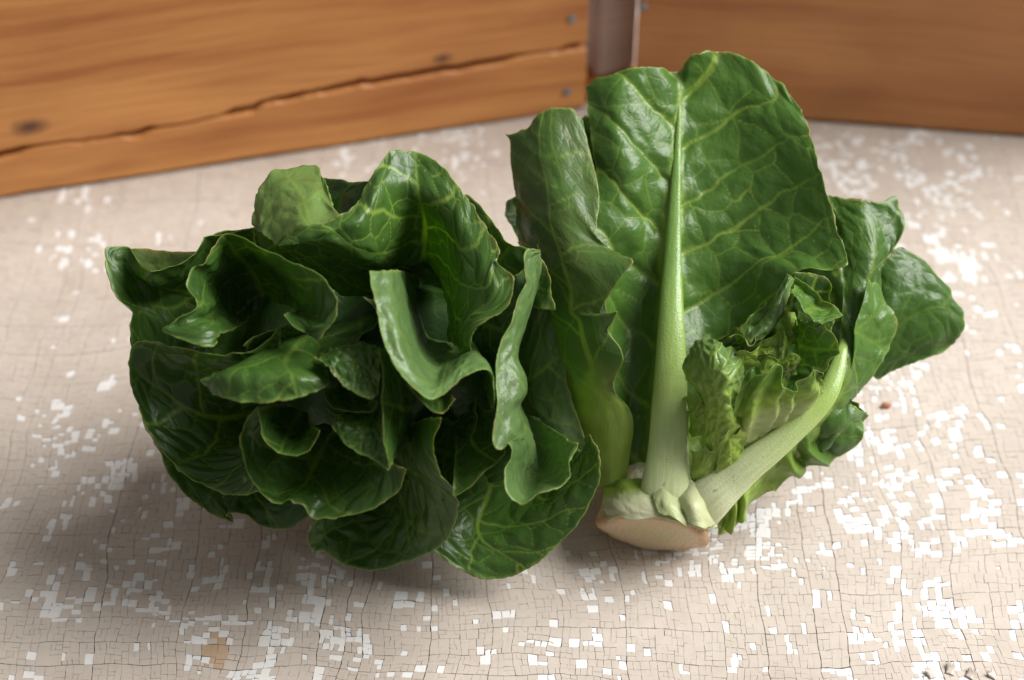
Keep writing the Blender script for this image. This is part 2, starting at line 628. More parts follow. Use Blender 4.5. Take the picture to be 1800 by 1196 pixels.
TX0, TX1, TY0, TY1 = -0.46, 0.46, -0.27, 0.27
# first the long cracks along and across the boards, then random halving between them
xs = [TX0]
while xs[-1] < TX1:
    xs.append(xs[-1] + rs.uniform(0.006, 0.024))
ys = [TY0]
while ys[-1] < TY1:
    ys.append(ys[-1] + rs.uniform(0.008, 0.030))
gx = [rs.uniform(0.00010, 0.00026) for _ in xs]
gy = [rs.uniform(0.00007, 0.00024) for _ in ys]
for i in range(len(xs) - 1):
    for j in range(len(ys) - 1):
        split(xs[i], xs[i + 1], ys[j], ys[j + 1], (gx[i], gx[i + 1], gy[j], gy[j + 1]), 10)
V = []; F = []; MI = []
K = 2
px = []; tops = []; mats = []
cc = np.array([((c[0] + c[1]) / 2, (c[2] + c[3]) / 2) for c in cells])
PW = white_p(cc[:, 0], cc[:, 1]) * (0.22 + 1.75 * sstep(0.46, 0.58, fbm(cc[:, 0] * 125, cc[:, 1] * 100, 55, 2)))
for ic, (x0, x1, y0, y1, g) in enumerate(cells):
    wh = rs.random() < PW[ic]
    cx, cy = cc[ic]
    x0 += g[0] / 2; x1 -= g[1] / 2; y0 += g[2] / 2; y1 -= g[3] / 2
    j = 0.0004 if wh else 0.00012
    c = [(x0, y0), (x1, y0), (x1, y1), (x0, y1)]
    c = [(a + rs.uniform(-j, j) * .5, b + rs.uniform(-j, j) * .5) for a, b in c]
    poly = []
    for i in range(4):
        p, q = c[i], c[(i + 1) % 4]
        for t in range(K):
            poly.append((p[0] + (q[0] - p[0]) * t / K + (rs.uniform(-.0001, .0001) if wh else 0), p[1] + (q[1] - p[1]) * t / K + (rs.uniform(-.0001, .0001) if wh else 0)))
    mats.append(1 if wh else 0)
    px.extend(poly)
    tops.append((-0.00015 if wh else 0.0) + rs.uniform(-0.00006, 0.00006))
    if not wh and (rs.random() < 0.00012 or ((cx - TAN0[0]) ** 2 * 9 + (cy - TAN0[1]) ** 2 < 0.0095 ** 2 and rs.random() < .85)):
        mats[-1] = 2
px = np.array(px)
# common warp keeps neighbouring plates fitting
wx = (fbm(px[:, 0] * 14, px[:, 1] * 14, 3) - .5) * 0.016 + (fbm(px[:, 0] * 90, px[:, 1] * 90, 4, 2) - .5) * 0.0018 + (vnoise(px[:, 0] * 420, px[:, 1] * 420, 9) - .5) * 0.0004
wy = (fbm(px[:, 0] * 11, px[:, 1] * 16, 5) - .5) * 0.024 + (fbm(px[:, 0] * 80, px[:, 1] * 80, 6, 2) - .5) * 0.0022 + (vnoise(px[:, 0] * 400, px[:, 1] * 400, 8) - .5) * 0.0004
px[:, 0] += wx; px[:, 1] += wy
n4 = 4 * K
for ci in range(len(tops)):
    b = len(V)
    P = px[ci * n4:(ci + 1) * n4]
    for x, y in P:
        V.append((x, y, tops[ci]))
    for x, y in P:
        V.append((x, y, -0.00125))
    F.append(list(range(b, b + n4))); MI.append(mats[ci])
    for i in range(0, n4):
        i2 = (i + 1) % n4
        F.append((b + i, b + n4 + i, b + n4 + i2, b + i2)); MI.append(mats[ci])
me = bpy.data.meshes.new("crackled_paint")
me.from_pydata(V, [], F)
me.polygons.foreach_set('material_index', np.array(MI, dtype=np.int32))
paint = link("crackled_paint", me, [BEIGE, WHITE, TAN], table)
paint['kind'] = 'stuff'


# a few lifted, curled bits of paint near the front edge
def curl(x, y, w, l, ang, lift):
    p = on_table(x, y)
    V = []; F = []
    nx, ny = 7, 5
    for sd_ in (0.0, -0.00025):
        for j in range(ny):
            for i in range(nx):
                u = i / (nx - 1); v = j / (ny - 1) - .5
                rag = 0.0006 * math.sin(9 * v + i)
                V.append((l * u + rag * u, w * v * (1 - .35 * u) + 0.0004 * math.sin(5 * u + j), 0.0004 + lift * u * u + sd_))
    n = nx * ny
    for j in range(ny - 1):
        for i in range(nx - 1):
            a = j * nx + i
            F.append((a, a + 1, a + nx + 1, a + nx)); F.append((n + a, n + a + nx, n + a + nx + 1, n + a + 1))
    ring = [i for i in range(nx)] + [j * nx + nx - 1 for j in range(1, ny)] + [(ny - 1) * nx + i for i in range(nx - 2, -1, -1)] + [j * nx for j in range(ny - 2, 0, -1)]
    for a, b in zip(ring, ring[1:] + ring[:1]):
        F.append((a, a + n, b + n, b))
    ca, sa = math.cos(ang), math.sin(ang)
    V = [(p[0] + x * ca - y * sa, p[1] + x * sa + y * ca, z) for x, y, z in V]
    me = bpy.data.meshes.new("paint_curl")
    me.from_pydata(V, [], F)
    for q in me.polygons:
        q.use_smooth = True
    link("paint_curl", me, BEIGE, table)


for q in ((1668, 1186, .0032, .0040, 1.2, .0011), (1640, 1193, .0030, .0034, 1.9, .0008), (1702, 1192, .0034, .0036, 0.9, .0009),
          (1752, 1194, .0028, .0030, 2.3, .0007)):
    curl(*q)

# ------------------------------------------------------------------ wooden boards behind
def wood_material(name, light, dark, knots=(), scale=1.0, crossdark=0.5):
    m, nt = new_mat(name)
    k = NT(nt)
    tc = k.n('ShaderNodeTexCoord')
    co = tc.outputs['Object']
    sep = k.n('ShaderNodeSeparateXYZ'); k.l(co, sep.inputs[0])
    x, y, z = sep.outputs[0], sep.outputs[1], sep.outputs[2]
    g = k.math('ADD', z, k.math('MULTIPLY', k.math('SUBTRACT', k.noise(co, 5.0, 2), 0.5), 0.020))
    kd = None
    for (kx, kz, r) in knots:
        dx = k.math('MULTIPLY', k.math('SUBTRACT', x, kx), 0.62)
        dz = k.math('SUBTRACT', z, kz)
        dd = k.math('SQRT', k.math('ADD', k.math('MULTIPLY', dx, dx), k.math('MULTIPLY', dz, dz)))
        fall = k.rng(dd, 0.0, r * 3.2, 1.0, 0.0)
        fall = k.math('MULTIPLY', fall, fall)
        sg = k.rng(dz, -r, r, -1.0, 1.0)
        g = k.math('SUBTRACT', g, k.math('MULTIPLY', k.math('MULTIPLY', fall, sg), r * 0.9))
        dd2 = k.math('ADD', dd, k.math('MULTIPLY', k.math('SUBTRACT', k.noise(co, 130.0, 2), .5), r * 0.8))
        core = k.rng(dd2, r * 0.15, r * 0.95, 1.0, 0.0)
        kd = core if kd is None else k.math('MAXIMUM', kd, core)
    cmb = k.n('ShaderNodeCombineXYZ')
    k.l(k.math('MULTIPLY', x, 0.045), cmb.inputs[0]); k.l(k.math('MULTIPLY', y, 0.3), cmb.inputs[1]); k.l(g, cmb.inputs[2])
    v = cmb.outputs[0]
    n1 = k.noise(v, 150.0 * scale, 4, 0.6)
    n2 = k.noise(v, 42.0 * scale, 3, 0.55)
    n3 = k.noise(v, 520.0 * scale, 3, 0.6)
    n4 = k.noise(co, 8.0, 3, 0.6)
    f = k.math('ADD', k.math('MULTIPLY', k.rng(n1, 0.38, 0.68), 0.46), k.math('MULTIPLY', k.rng(n2, 0.42, 0.64), 0.5))
    f = k.math('ADD', f, k.math('MULTIPLY', k.math('SUBTRACT', n3, 0.5), 0.9), clamp=True)
    c = k.mix(f, light, dark)
    c = k.mix(k.math('MULTIPLY', k.rng(n4, 0.42, 0.75), crossdark), c, tuple(q * 0.62 for q in dark[:3]) + (1,))
    if kd is not None:
        c = k.mix(k.math('MULTIPLY', kd, 0.92, clamp=True), c, (0.075, 0.030, 0.022, 1))
    pr = k.n('ShaderNodeBsdfPrincipled')
    k.l(c, pr.inputs['Base Color'])
    pr.inputs['Roughness'].default_value = 0.5
    bp = k.n('ShaderNodeBump')
    bp.inputs['Strength'].default_value = 0.3
    bp.inputs['Distance'].default_value = 0.0006
    k.l(k.math('ADD', n1, n3), bp.inputs['Height'])
    k.l(bp.outputs[0], pr.inputs['Normal'])
    out = k.n('ShaderNodeOutputMaterial')
    k.l(pr.outputs[0], out.inputs[0])
    return m


A = on_table(0, 351); B = on_table(1030, 193)
ux = (B - A); LB_ = np.linalg.norm(ux); ux /= LB_
nrm = np.array([ux[1], -ux[0], 0.0])                 # towards the camera
A2 = on_table(1112, 192); B2 = on_table(1800, 243)
ux2 = (B2 - A2); L2 = np.linalg.norm(ux2); ux2 /= L2
nrm2 = np.array([ux2[1], -ux2[0], 0.0])


def loc_on(A, ux, nrm, x, y):
    p = on_plane(x, y, A, nrm) - A
    return float(np.dot(p, ux)), float(p[2])


def board_mesh(name, s, low, up, depth, seed, bev=0.0012):
    """board face outline given by two height polylines low[], up[] at stations s[]; solid, front face at local y=0 with eased edges"""
    ns = len(s)
    V = []; F = []
    prof = []
    for i in range(ns):
        l, u = low[i], up[i]
        ring = [(depth, l), (bev, l), (0.0, l + bev), (0.0, l * 2 / 3 + u / 3), (0.0, l / 3 + u * 2 / 3), (0.0, u - bev), (bev, u), (depth, u)]
        prof.append([(s[i], y, z) for y, z in ring])
    nr = 8
    for p in prof:
        V += p
    for i in range(ns - 1):
        for j in range(nr):
            k = (j + 1) % nr
            F.append((i * nr + j, (i + 1) * nr + j, (i + 1) * nr + k, i * nr + k))
    F.append(tuple(range(nr)))
    F.append(tuple(range((ns - 1) * nr, ns * nr))[::-1])
    me = bpy.data.meshes.new(name)
    me.from_pydata(V, [], F)
    me.validate()
    return me


def place(o, A, ux, nrm):
    M = Matrix(((ux[0], -nrm[0], 0, A[0]), (ux[1], -nrm[1], 0, A[1]), (0, 0, 1, 0.0005), (0, 0, 0, 1)))
    return M


crack_px = [(-260, 322), (0, 275), (70, 262), (130, 251), (190, 246), (250, 235), (330, 219), (400, 203), (450, 193), (462, 184), (500, 176), (560, 163),
            (620, 152), (680, 141), (730, 133), (770, 128), (830, 117), (885, 108), (940, 97), (985, 90), (1019, 84)]
stn = []; zc = []
for x, y in crack_px:
    a, z = loc_on(A, ux, nrm, x, y)
    stn.append(a); zc.append(z)
stn = np.array(stn); zc = np.array(zc)
send = loc_on(A, ux, nrm, 1030, 150)[0]
S = np.linspace(stn[0], send, 150)
zmid = np.interp(S, stn, zc)
zmid += (fbm(S * 130, S * 0, 12, 3) - .5) * 0.0022
gapw = 0.0006 + 0.0026 * sstep(0.35, 0.7, fbm(S * 45, S * 0 + 7, 15, 2))
knL = [loc_on(A, ux, nrm, 52, 226), loc_on(A, ux, nrm, 778, 104)]
WOODL = wood_material("orange_pine", (0.70, 0.32, 0.096, 1), (0.35, 0.098, 0.022, 1),
                      [(knL[0][0], knL[0][1], 0.0058), (knL[1][0], knL[1][1], 0.0036)], crossdark=0.25)
WOODR = wood_material("brown_pine", (0.58, 0.255, 0.082, 1), (0.36, 0.125, 0.034, 1), [], crossdark=0.55)
POST = wood_material("grey_post_wood", (0.56, 0.41, 0.34, 1), (0.40, 0.30, 0.26, 1), [], crossdark=0.2)

crate = thing("wooden_crate", "orange pine crate side on the left, split by a long dark crack", "crate", tuple(A), "wooden crates behind")
M = place(None, A, ux, nrm)


def add_part(name, me, mat, parent, M, label=None):
    o = bpy.data.objects.new(name, me)
    C.objects.link(o)
    for mm in (mat if isinstance(mat, list) else [mat]):
        me.materials.append(mm)
    o.parent = parent
    o.matrix_world = M
    o.matrix_parent_inverse = Matrix.Translation(-parent.location)
    o.matrix_basis = M
    if label:
        o['label'] = label
    return o


low_edge = 0.0 + 0.0010 * fbm(S * 60, S * 0, 31, 2)
lb = add_part("board", board_mesh("board", S, low_edge, zmid - gapw * .5, 0.016, 1), WOODL, crate, M, "lower pine board under the crack")
ubd = add_part("board", board_mesh("board", S, zmid + gapw * .5, np.full_like(S, 0.150), 0.0155, 2), WOODL, crate, M, "wide upper pine board with two knots")

mn, ntn = new_mat("nail_steel")
kk = NT(ntn)
pr = kk.n('ShaderNodeBsdfPrincipled')
tcn = kk.n('ShaderNodeTexCoord')
kk.l(kk.mix(kk.noise(tcn.outputs['Object'], 900.0), (0.20, 0.21, 0.22, 1), (0.33, 0.33, 0.34, 1)), pr.inputs['Base Color'])
pr.inputs['Metallic'].default_value = 0.7; pr.inputs['Roughness'].default_value = 0.45
oo = kk.n('ShaderNodeOutputMaterial'); kk.l(pr.outputs[0], oo.inputs[0])


def nail(parent, M, sx, z, r=0.0021):
    V = []; F = []
    prof = [(0.0, -0.0010), (r * .55, -0.0010), (r * .9, -0.0007), (r, -0.0003), (r, 0.0012)]
    n = 14
    V.append((0, prof[0][1], 0))
    for rr, yy in prof[1:]:
        for i in range(n):
            a = 2 * math.pi * i / n
            V.append((rr * math.cos(a), yy, rr * math.sin(a)))
    for i in range(n):
        F.append((0, 1 + i, 1 + (i + 1) % n))
    for q in range(3):
        for i in range(n):
            a = 1 + q * n
            F.append((a + i, a + n + i, a + n + (i + 1) % n, a + (i + 1) % n))
    me = bpy.data.meshes.new("nail")
    me.from_pydata(V, [], F)
    return add_part("nail", me, mn, parent, M @ Matrix.Translation((sx, 0, z)))


for x, y in ((1005, 35), (997, 163)):
    a, z = loc_on(A, ux, nrm, x, y)
    nail(crate, M, a, z)
# dark notch at the bottom edge, a small block knot
# corner post
Pp = on_table(1060, 186)
pw = 0.019
Rp = math.radians(24)
Mp = Matrix.Translation((Pp[0] + 0.004, Pp[1] + 0.012, 0)) @ Matrix.Rotation(Rp, 4, 'Z')


def beveled_box(name, x0, x1, y0, y1, z0, z1, b=0.0012):
    import bmesh
    bm = bmesh.new()
    r = bmesh.ops.create_cube(bm, size=1.0)
    for v in bm.verts:
        v.co = ((x0 + x1) / 2 + v.co.x * (x1 - x0), (y0 + y1) / 2 + v.co.y * (y1 - y0), (z0 + z1) / 2 + v.co.z * (z1 - z0))
    bmesh.ops.bevel(bm, geom=list(bm.edges), offset=b, segments=2, affect='EDGES')
    me = bpy.data.meshes.new(name)
    bm.to_mesh(me); bm.free()
    return me


add_part("corner_post", beveled_box("corner_post", -0.010, 0.0105, -0.004, 0.018, 0.0125, 0.15), POST, crate, Mp, "greyish pink post in the corner")
add_part("corner_block", beveled_box("corner_block", -0.013, 0.012, -0.005, 0.018, 0.0005, 0.0124), WOODL, crate, Mp, "orange block under the post")

crate2 = thing("wooden_crate", "darker brown crate board standing behind the right lettuce", "crate", tuple(A2), "wooden crates behind")
M2 = place(None, A2, ux2, nrm2)
S2 = np.linspace(0.0, L2 * 1.35, 60)
add_part("board", board_mesh("board", S2, 0.0 + 0.0006 * fbm(S2 * 60, S2 * 0, 41, 2), np.full_like(S2, 0.15), 0.016, 5), WOODR, crate2, M2)
a, z = loc_on(A2, ux2, nrm2, 1130, 13)
nail(crate2, M2, a, z)
# ------------------------------------------------------------------ left lettuce, seen from the open top
cL = on_table(620, 640, 0.072)
DL = depth_of(cL)
left = thing("lettuce_head", "dark green romaine head on the left, its open ruffled leaves facing the viewer", "lettuce",
             (cL[0], cL[1], 0.0), "lettuce heads on the table")


def L(txt, **kw):
    kw.setdefault('vstr', .5)
    return make_leaf(left, DL, txt, **kw)


# hood leaf at the top with yellow veins
L("""
600,520,-1 640,520,-1.5 680,500,-2 720,480,-2.5 750,470,-2.5 770,490,-2 785,540,-1 790,600,-1
500,438,2.6 520,440,2.6 545,440,2.6 570,442,2.5 590,445,2.4 605,450,2.3 620,455,2.2 640,460,2 670,450,1.6 690,430,1 705,410,.6 720,395,.3 735,385,.3 745,378,.4 760,385,.6 775,400,.8 785,425,1 793,455,1.3 800,490,1.6 805,515,1.7 808,535,1.8 806,550,1.8 803,565,1.6 802,585,1.4 805,610,1.2
492,434,2.9 515,428,3.1 535,422,3.2 555,416,3.2 575,412,3.2 592,408,3.1 605,404,3.1 618,400,3.1 640,392,3.0 665,350,2.5 680,330,2.0 700,330,1.6 715,330,1.5 738,340,1.4 760,350,1.5 785,370,1.7 805,400,1.9 820,440,2.2 845,475,2.6 850,500,2.8 860,520,2.9 850,540,2.9 825,560,2.8 812,590,2.5 818,620,2.2
488,430,2.7 502,416,2.9 516,404,3.0 530,397,3.1 548,396,3.1 566,393,3.1 582,388,3.0 598,380,2.9 622,366,2.6 645,325,2 664,293,1.7 682,270,1.5 700,264,1.3 730,268,1.2 765,282,1.3 800,322,1.5 830,360,1.8 855,400,2.1 878,440,2.5 872,462,2.8 902,490,3.0 888,545,3.2 842,571,3.2 823,600,3 832,637,2.6
""", nu=260, nv=130, veinw=.024, mid=.54, vstr=1.0, tone=.55, amp=.10, ruf=.02, label="big top leaf with a net of yellow veins")
# its margin rolled outwards into a lip
L("""
486,432,2.65 502,417,2.85 516,405,2.95 530,398,3.05 548,397,3.05 566,394,3.05 582,389,2.95 600,379,2.8
466,412,2.2 478,388,2.2 497,368,2.2 520,356,2.3 545,352,2.3 562,356,2.2 576,366,2.3 592,374,2.5
456,408,1.7 445,385,1.5 447,348,1.2 481,303,.6 520,294,.4 556,291,.4 571,325,1.2 583,360,2.0
""", tone=.95, nu=120, nv=80, amp=.11, cell=1.1, ruf=.05, vstr=.4, under=True, brown=.25, pale=(2, 3), palemax=.10, label="pale rolled lip of the top leaf")
# its wave seen behind the lip, dark tone standing in for shade
L("""
560,385,-.2 600,392,.6 650,385,1.6
556,345,-.5 600,345,.3 655,340,1.2
553,310,-.8 600,315,.0 640,320,.8 668,308,1.0
""", nu=50, nv=40, tone=.15, vstr=.2)
# leftmost
L("""
450,650,-3 470,580,-3 500,520,-3
320,650,-.3 340,560,-.7 350,520,-.8 400,480,-1 450,460,-1.2
262,640,.6 262,590,.5 262,555,.6 245,530,.7 232,495,.8 225,475,.9 232,470,.9 240,480,1.0 262,500,1.2 275,505,1.3 295,500,1.1 320,490,.9 345,475,.7 365,455,.4 385,440,.2 410,435,0 450,430,-.2
233,640,.9 226,575,1.3 233,548,1.5 205,520,1.6 188,475,1.5 183,440,1.3 200,433,1.1 226,434,1 243,462,1.8 262,481,2.2 285,474,2.0 312,464,1.8 340,448,1.6 355,425,1.3 362,415,1.1 400,408,.8 445,400,.6
""", nu=150, mid=.5, tone=.3, ruf=.02)
L("""
240,490,.5 290,500,.3 350,470,.4
228,437,.8 290,440,.5 350,443,.6
""", nu=40, nv=30, tone=.7, under=True, brown=.5, label="brownish curled edge")
# cup leaf upper left
L("""
450,545,-1 455,525,-1.2 470,520,-1.2 480,530,-1
420,575,1.5 400,550,1 395,520,.6 410,490,.3 440,475,.3 475,490,.5 500,510,1 515,530,1.8 515,545,2
385,588,3.6 383,580,3.6 372,566,3.8 355,563,3.9 345,562,3.9 355,553,3.7 370,540,3.3 362,520,3 360,500,2.8 368,485,2.6 380,480,2.5 392,470,2.3 400,455,2.2 410,442,2.2 425,440,2.2 445,447,2.3 485,470,2.5 525,492,2.9 545,515,3.4 555,530,3.8 560,545,4 558,558,4.1 550,568,4.1 543,572,4 535,568,3.8 520,562,3.6 505,550,3.4
380,600,4.2 374,609,4.5 347,608,4.6 315,597,4.4 285,580,4.2 315,560,4.3 347,541,4.2 334,514,4 331,497,3.9 338,470,3.7 357,471,3.7 368,464,3.6 374,437,3.4 391,416,3.2 414,412,3.1 444,422,3.2 494,449,3.5 545,474,3.9 571,497,4.2 591,524,4.5 595,545,4.7 588,568,4.8 572,585,4.8 558,600,4.7 550,590,4.4 520,578,4.2 498,555,4
""", nu=170, nv=95, mid=.5, tone=.32, amp=.15, ruf=.02)
# left middle with hexagonal veins
L("""
500,700,-2 490,720,-2 490,740,-2
480,670,.8 430,690,.6 390,700,.5 370,720,.4 375,750,.5 395,770,.6 420,780,.8 440,770,1.2
490,610,2.9 465,625,2.8 440,640,2.7 405,650,2.5 365,650,2.3 325,645,2 295,645,1.7 280,655,1.5 275,670,1.4 278,695,1.3 285,725,1.3 300,760,1.4 325,790,1.5 355,815,1.7 380,825,1.8 405,828,1.9 425,825,2.1 440,815,2.3
498,565,3.6 470,595,3.6 440,613,3.6 400,624,3.5 350,622,3.3 300,608,2.9 260,597,2.5 238,603,2.2 228,622,2.0 228,660,1.9 240,710,1.9 262,765,1.9 300,812,2 345,848,2.1 380,864,2.2 412,872,2.4 440,868,2.7 456,862,3
""", nu=150, nv=100, mid=.5, tone=.32, ruf=.02, amp=.19, vstr=.7)
# bottom left outer
L("""
450,740,-4 480,760,-4 520,760,-4
330,750,-1.6 340,790,-1.7 370,830,-1.8 400,850,-1.7 430,860,-1.5 480,870,-1.5 530,860,-1.4
262,760,-.6 281,797,-.7 300,840,-.9 330,873,-1.1 360,895,-1.2 400,914,-1.2 412,918,-1.2 398,904,-.7 420,900,-.8 450,920,-1.1 475,930,-1.2 510,928,-1.1 540,912,-.9 560,900,-.7
""", nu=140, tone=.28, ruf=.02)
# centre bottom
L("""
570,745,.3 590,750,.2 610,745,.3
520,755,2 520,780,1.6 540,805,1.4 570,815,1.4 605,810,1.6 635,790,2
475,745,3.6 465,760,3.3 458,785,3.0 465,810,2.8 480,835,2.6 500,850,2.5 520,855,2.5 540,858,2.6 560,868,2.6 590,870,2.6 620,862,2.7 645,850,2.9 665,830,3.1 680,810,3.4
456,716,4.2 436,735,4.0 424,765,3.9 425,795,3.8 437,830,3.7 455,862,3.6 475,884,3.5 495,888,3.5 510,882,3.6 530,893,3.4 552,911,3.3 595,911,3.2 640,901,3.3 675,884,3.5 705,855,3.7 715,825,3.9
""", nu=140, nv=100, tone=.3, ruf=.02, amp=.16, vstr=.45)
# flap bent towards the viewer
L("""
440,640,2.5 490,590,2 545,590,2.2 575,625,2.6
385,652,3.8 430,635,3.9 480,630,3.9 530,635,4 575,645,3.8
352,668,4.3 400,660,4.9 480,660,5.1 540,660,5 580,662,4.4
366,690,4.4 400,702,4.9 455,709,5.2 515,700,5.2 560,688,4.9 579,672,4.5
""", tone=.5, amp=.09, label="leaf flap folded forward", mid=.62)
# small cup
L("""
520,715,1 530,720,.8 540,722,1
490,712,3 490,735,2.8 500,755,2.7 515,765,2.8 530,762,3 545,745,3.2
455,716,4.5 458,740,4.5 465,768,4.6 480,788,4.7 505,799,4.8 530,795,4.9 548,778,4.8 560,755,4.6
""", tone=.3, ruf=.02)
# crinkled inner leaves
L("""
560,625,4 600,608,3.8 640,603,3.7 668,610,3.8
558,632,4.6 598,635,4.8 640,640,4.8 668,645,4.7
552,628,4.8 590,655,5.2 625,686,5.3 652,700,5.2 668,692,5
""", tone=.5, amp=.22, cell=.34)
L("""
600,670,1 620,670,1 640,672,1
585,680,3 600,695,2.8 620,700,2.8 640,700,3 650,695,3.2
565,685,4 580,715,4.2 605,724,4.4 640,726,4.5 656,727,4.5 662,705,4.4
""", tone=.4, amp=.10, cell=.5, nu=80, nv=60)
L("""
610,720,3.2 640,722,3.2 665,722,3.4
592,738,4 620,745,4.3 650,750,4.5 673,755,4.6
588,755,4.2 610,785,4.6 650,805,4.8 682,826,4.9
""", tone=.5, amp=.22, cell=.34)
# blade standing beside them
L("""
740,620,2 735,680,1.5 720,760,1.5 700,800,2
700,612,3.8 705,680,3.4 700,750,3.4 690,810,4
668,612,5.0 671,660,5.1 672,710,5.2 675,765,5.2 682,825,5.1
""", tone=.3, ruf=.02)
# cupped leaf; pale underside colour on its inner face stands in for gloss
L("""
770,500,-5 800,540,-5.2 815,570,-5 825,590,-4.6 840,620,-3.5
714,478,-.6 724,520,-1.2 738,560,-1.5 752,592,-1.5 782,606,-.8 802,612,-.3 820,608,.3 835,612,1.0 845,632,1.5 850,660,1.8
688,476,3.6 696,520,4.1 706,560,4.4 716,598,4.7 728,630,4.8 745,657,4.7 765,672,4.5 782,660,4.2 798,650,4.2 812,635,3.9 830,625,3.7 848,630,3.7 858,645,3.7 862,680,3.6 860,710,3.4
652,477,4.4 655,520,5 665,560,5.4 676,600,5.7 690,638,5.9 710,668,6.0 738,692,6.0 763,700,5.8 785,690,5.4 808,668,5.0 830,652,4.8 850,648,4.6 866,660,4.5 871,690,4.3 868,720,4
""", nu=160, nv=100, under=True, tone=.8, vstr=.3, ruf=.015, amp=.09, cell=.8, label="cupped leaf catching the light, its gloss painted in as a pale tone")
L("""
740,690,4 770,700,3.6 790,690,3.4
715,675,5.2 745,712,5 778,731,4.8 790,712,4.6 800,700,4.4
""", tone=.3, nu=60, nv=40)
# bottom middle
L("""
660,800,-3 680,790,-3 700,760,-3
620,870,-1.6 640,890,-1.8 670,890,-1.8 695,870,-1.2 705,840,-.4 705,810,.4 710,780,1 725,740,1.6
580,900,-.2 575,920,-.5 585,935,-.7 600,940,-.9 615,945,-1.1 635,955,-1.2 660,958,-1.1 690,950,-.8 715,938,-.3 735,920,.4 748,895,1.2 752,870,1.8 748,845,2.4 740,820,2.8 735,795,3.1 738,770,3.4 750,735,3.6
548,915,.5 540,940,0 545,962,-.2 563,965,-.3 580,975,-.5 605,992,-.7 640,1003,-.8 680,1000,-.7 725,984,-.2 765,967,.5 790,940,1.4 803,895,2.4 798,865,3.1 778,835,3.6 764,805,4 763,775,4.3 778,733,4.6
""", nu=150, nv=100, tone=.40, ruf=.02, amp=.18)
# dark blade inside
L("""
800,740,.5 820,720,.3 835,700,.3
800,800,2.4 820,790,2.2 840,760,2 850,720,2
795,870,3.6 803,868,3.6 832,845,3.5 871,811,3.3 891,793,3.2 880,760,3 872,720,2.8
""", tone=.3)
# bright upright leaf on the right
L("""
930,520,-2 910,600,-3 905,680,-3 915,720,-3 945,740,-2
950,470,0 946,490,.2 938,520,.2 922,560,-.2 905,595,-.8 895,630,-1.2 903,660,-1.3 905,690,-1.3 896,715,-1.3 905,735,-1.2 912,745,-1.1 922,752,-1.0 932,760,-.8 938,775,-.6 940,790,-.5 942,800,-.5 946,806,-.5 950,808,-.5 955,804,-.5 962,796,-.4 970,785,-.2 978,775,.2 990,765,.8
947,450,1.2 943,470,1.6 941,510,1.9 930,550,2.1 918,590,2.4 908,630,2.8 922,658,2.9 924,690,3.0 911,715,3.1 917,740,3.2 914,757,3.1 918,766,2.9 922,775,2.5 924,790,2.2 922,810,1.9 922,830,1.6 928,846,1.3 938,850,1.1 952,842,1.1 968,828,1.2 982,812,1.4 990,795,1.7 1000,775,2.2
946,437,1.5 920,446,2.2 923,495,2.8 908,534,3.2 893,575,3.5 876,622,3.8 871,657,4 873,707,4.2 867,750,4.4 868,782,4.5 879,790,4.4 892,778,4.1 901,790,4 897,808,4.1 886,830,4.3 891,862,4.5 912,887,4.6 930,885,4.6 948,868,4.4 982,860,4.1 1001,835,3.8 1002,808,3.5 1016,778,3
""", nu=200, nv=100, tone=.65, vstr=.3, under=True, ruf=.02, amp=.09, cell=.8, label="upright wavy leaf showing its pale underside")
# bottom right outer with hexagonal veins
L("""
800,760,-4 840,740,-4 880,740,-4 920,760,-4
780,850,-2 840,850,-2.2 900,840,-2.2 980,800,-1.6 1010,790,-1.2
765,930,-1 820,940,-1.2 880,930,-1.2 960,880,-.8 1030,790,-.2
758,968,-.8 800,998,-1 850,1017,-1.1 900,1013,-1 950,985,-.7 1000,940,-.4 1035,890,0 1055,835,.3 1053,795,.3 1038,766,0 1026,768,-.3
""", nu=160, nv=110, tone=.55, vstr=1, ruf=.02, amp=.10, cell=.95, veinw=.016, mid=.35, label="outer leaf at the front with clear hexagonal veins")
# outer blade towards the other head
L("""
880,560,-4 890,640,-4 900,720,-4 920,780,-3.6
925,520,-2.4 935,620,-2.4 945,700,-2.4 965,770,-2
945,430,-1.6 968,520,-1.7 988,620,-1.8 1006,700,-1.8 1036,800,-1.7
""", tone=.3, nu=80, nv=60, under=True)
# dark blades in the gaps
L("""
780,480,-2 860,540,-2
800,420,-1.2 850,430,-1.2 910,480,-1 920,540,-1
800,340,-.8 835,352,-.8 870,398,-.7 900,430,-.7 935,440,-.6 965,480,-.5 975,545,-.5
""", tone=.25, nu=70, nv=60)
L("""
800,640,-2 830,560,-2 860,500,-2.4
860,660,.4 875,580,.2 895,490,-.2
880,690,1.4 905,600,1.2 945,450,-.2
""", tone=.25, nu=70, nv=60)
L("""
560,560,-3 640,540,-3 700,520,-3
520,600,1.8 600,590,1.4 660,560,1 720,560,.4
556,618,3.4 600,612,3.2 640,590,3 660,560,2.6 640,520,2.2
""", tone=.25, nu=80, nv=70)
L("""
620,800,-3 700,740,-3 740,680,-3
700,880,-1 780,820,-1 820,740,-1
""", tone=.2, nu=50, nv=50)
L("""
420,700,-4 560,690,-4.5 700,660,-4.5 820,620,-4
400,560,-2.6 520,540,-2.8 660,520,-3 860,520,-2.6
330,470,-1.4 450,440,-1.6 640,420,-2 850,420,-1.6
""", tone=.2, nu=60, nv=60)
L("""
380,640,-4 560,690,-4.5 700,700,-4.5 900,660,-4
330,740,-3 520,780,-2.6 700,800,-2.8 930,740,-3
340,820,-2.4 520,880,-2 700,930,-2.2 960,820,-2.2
""", tone=.2, nu=60, nv=60)


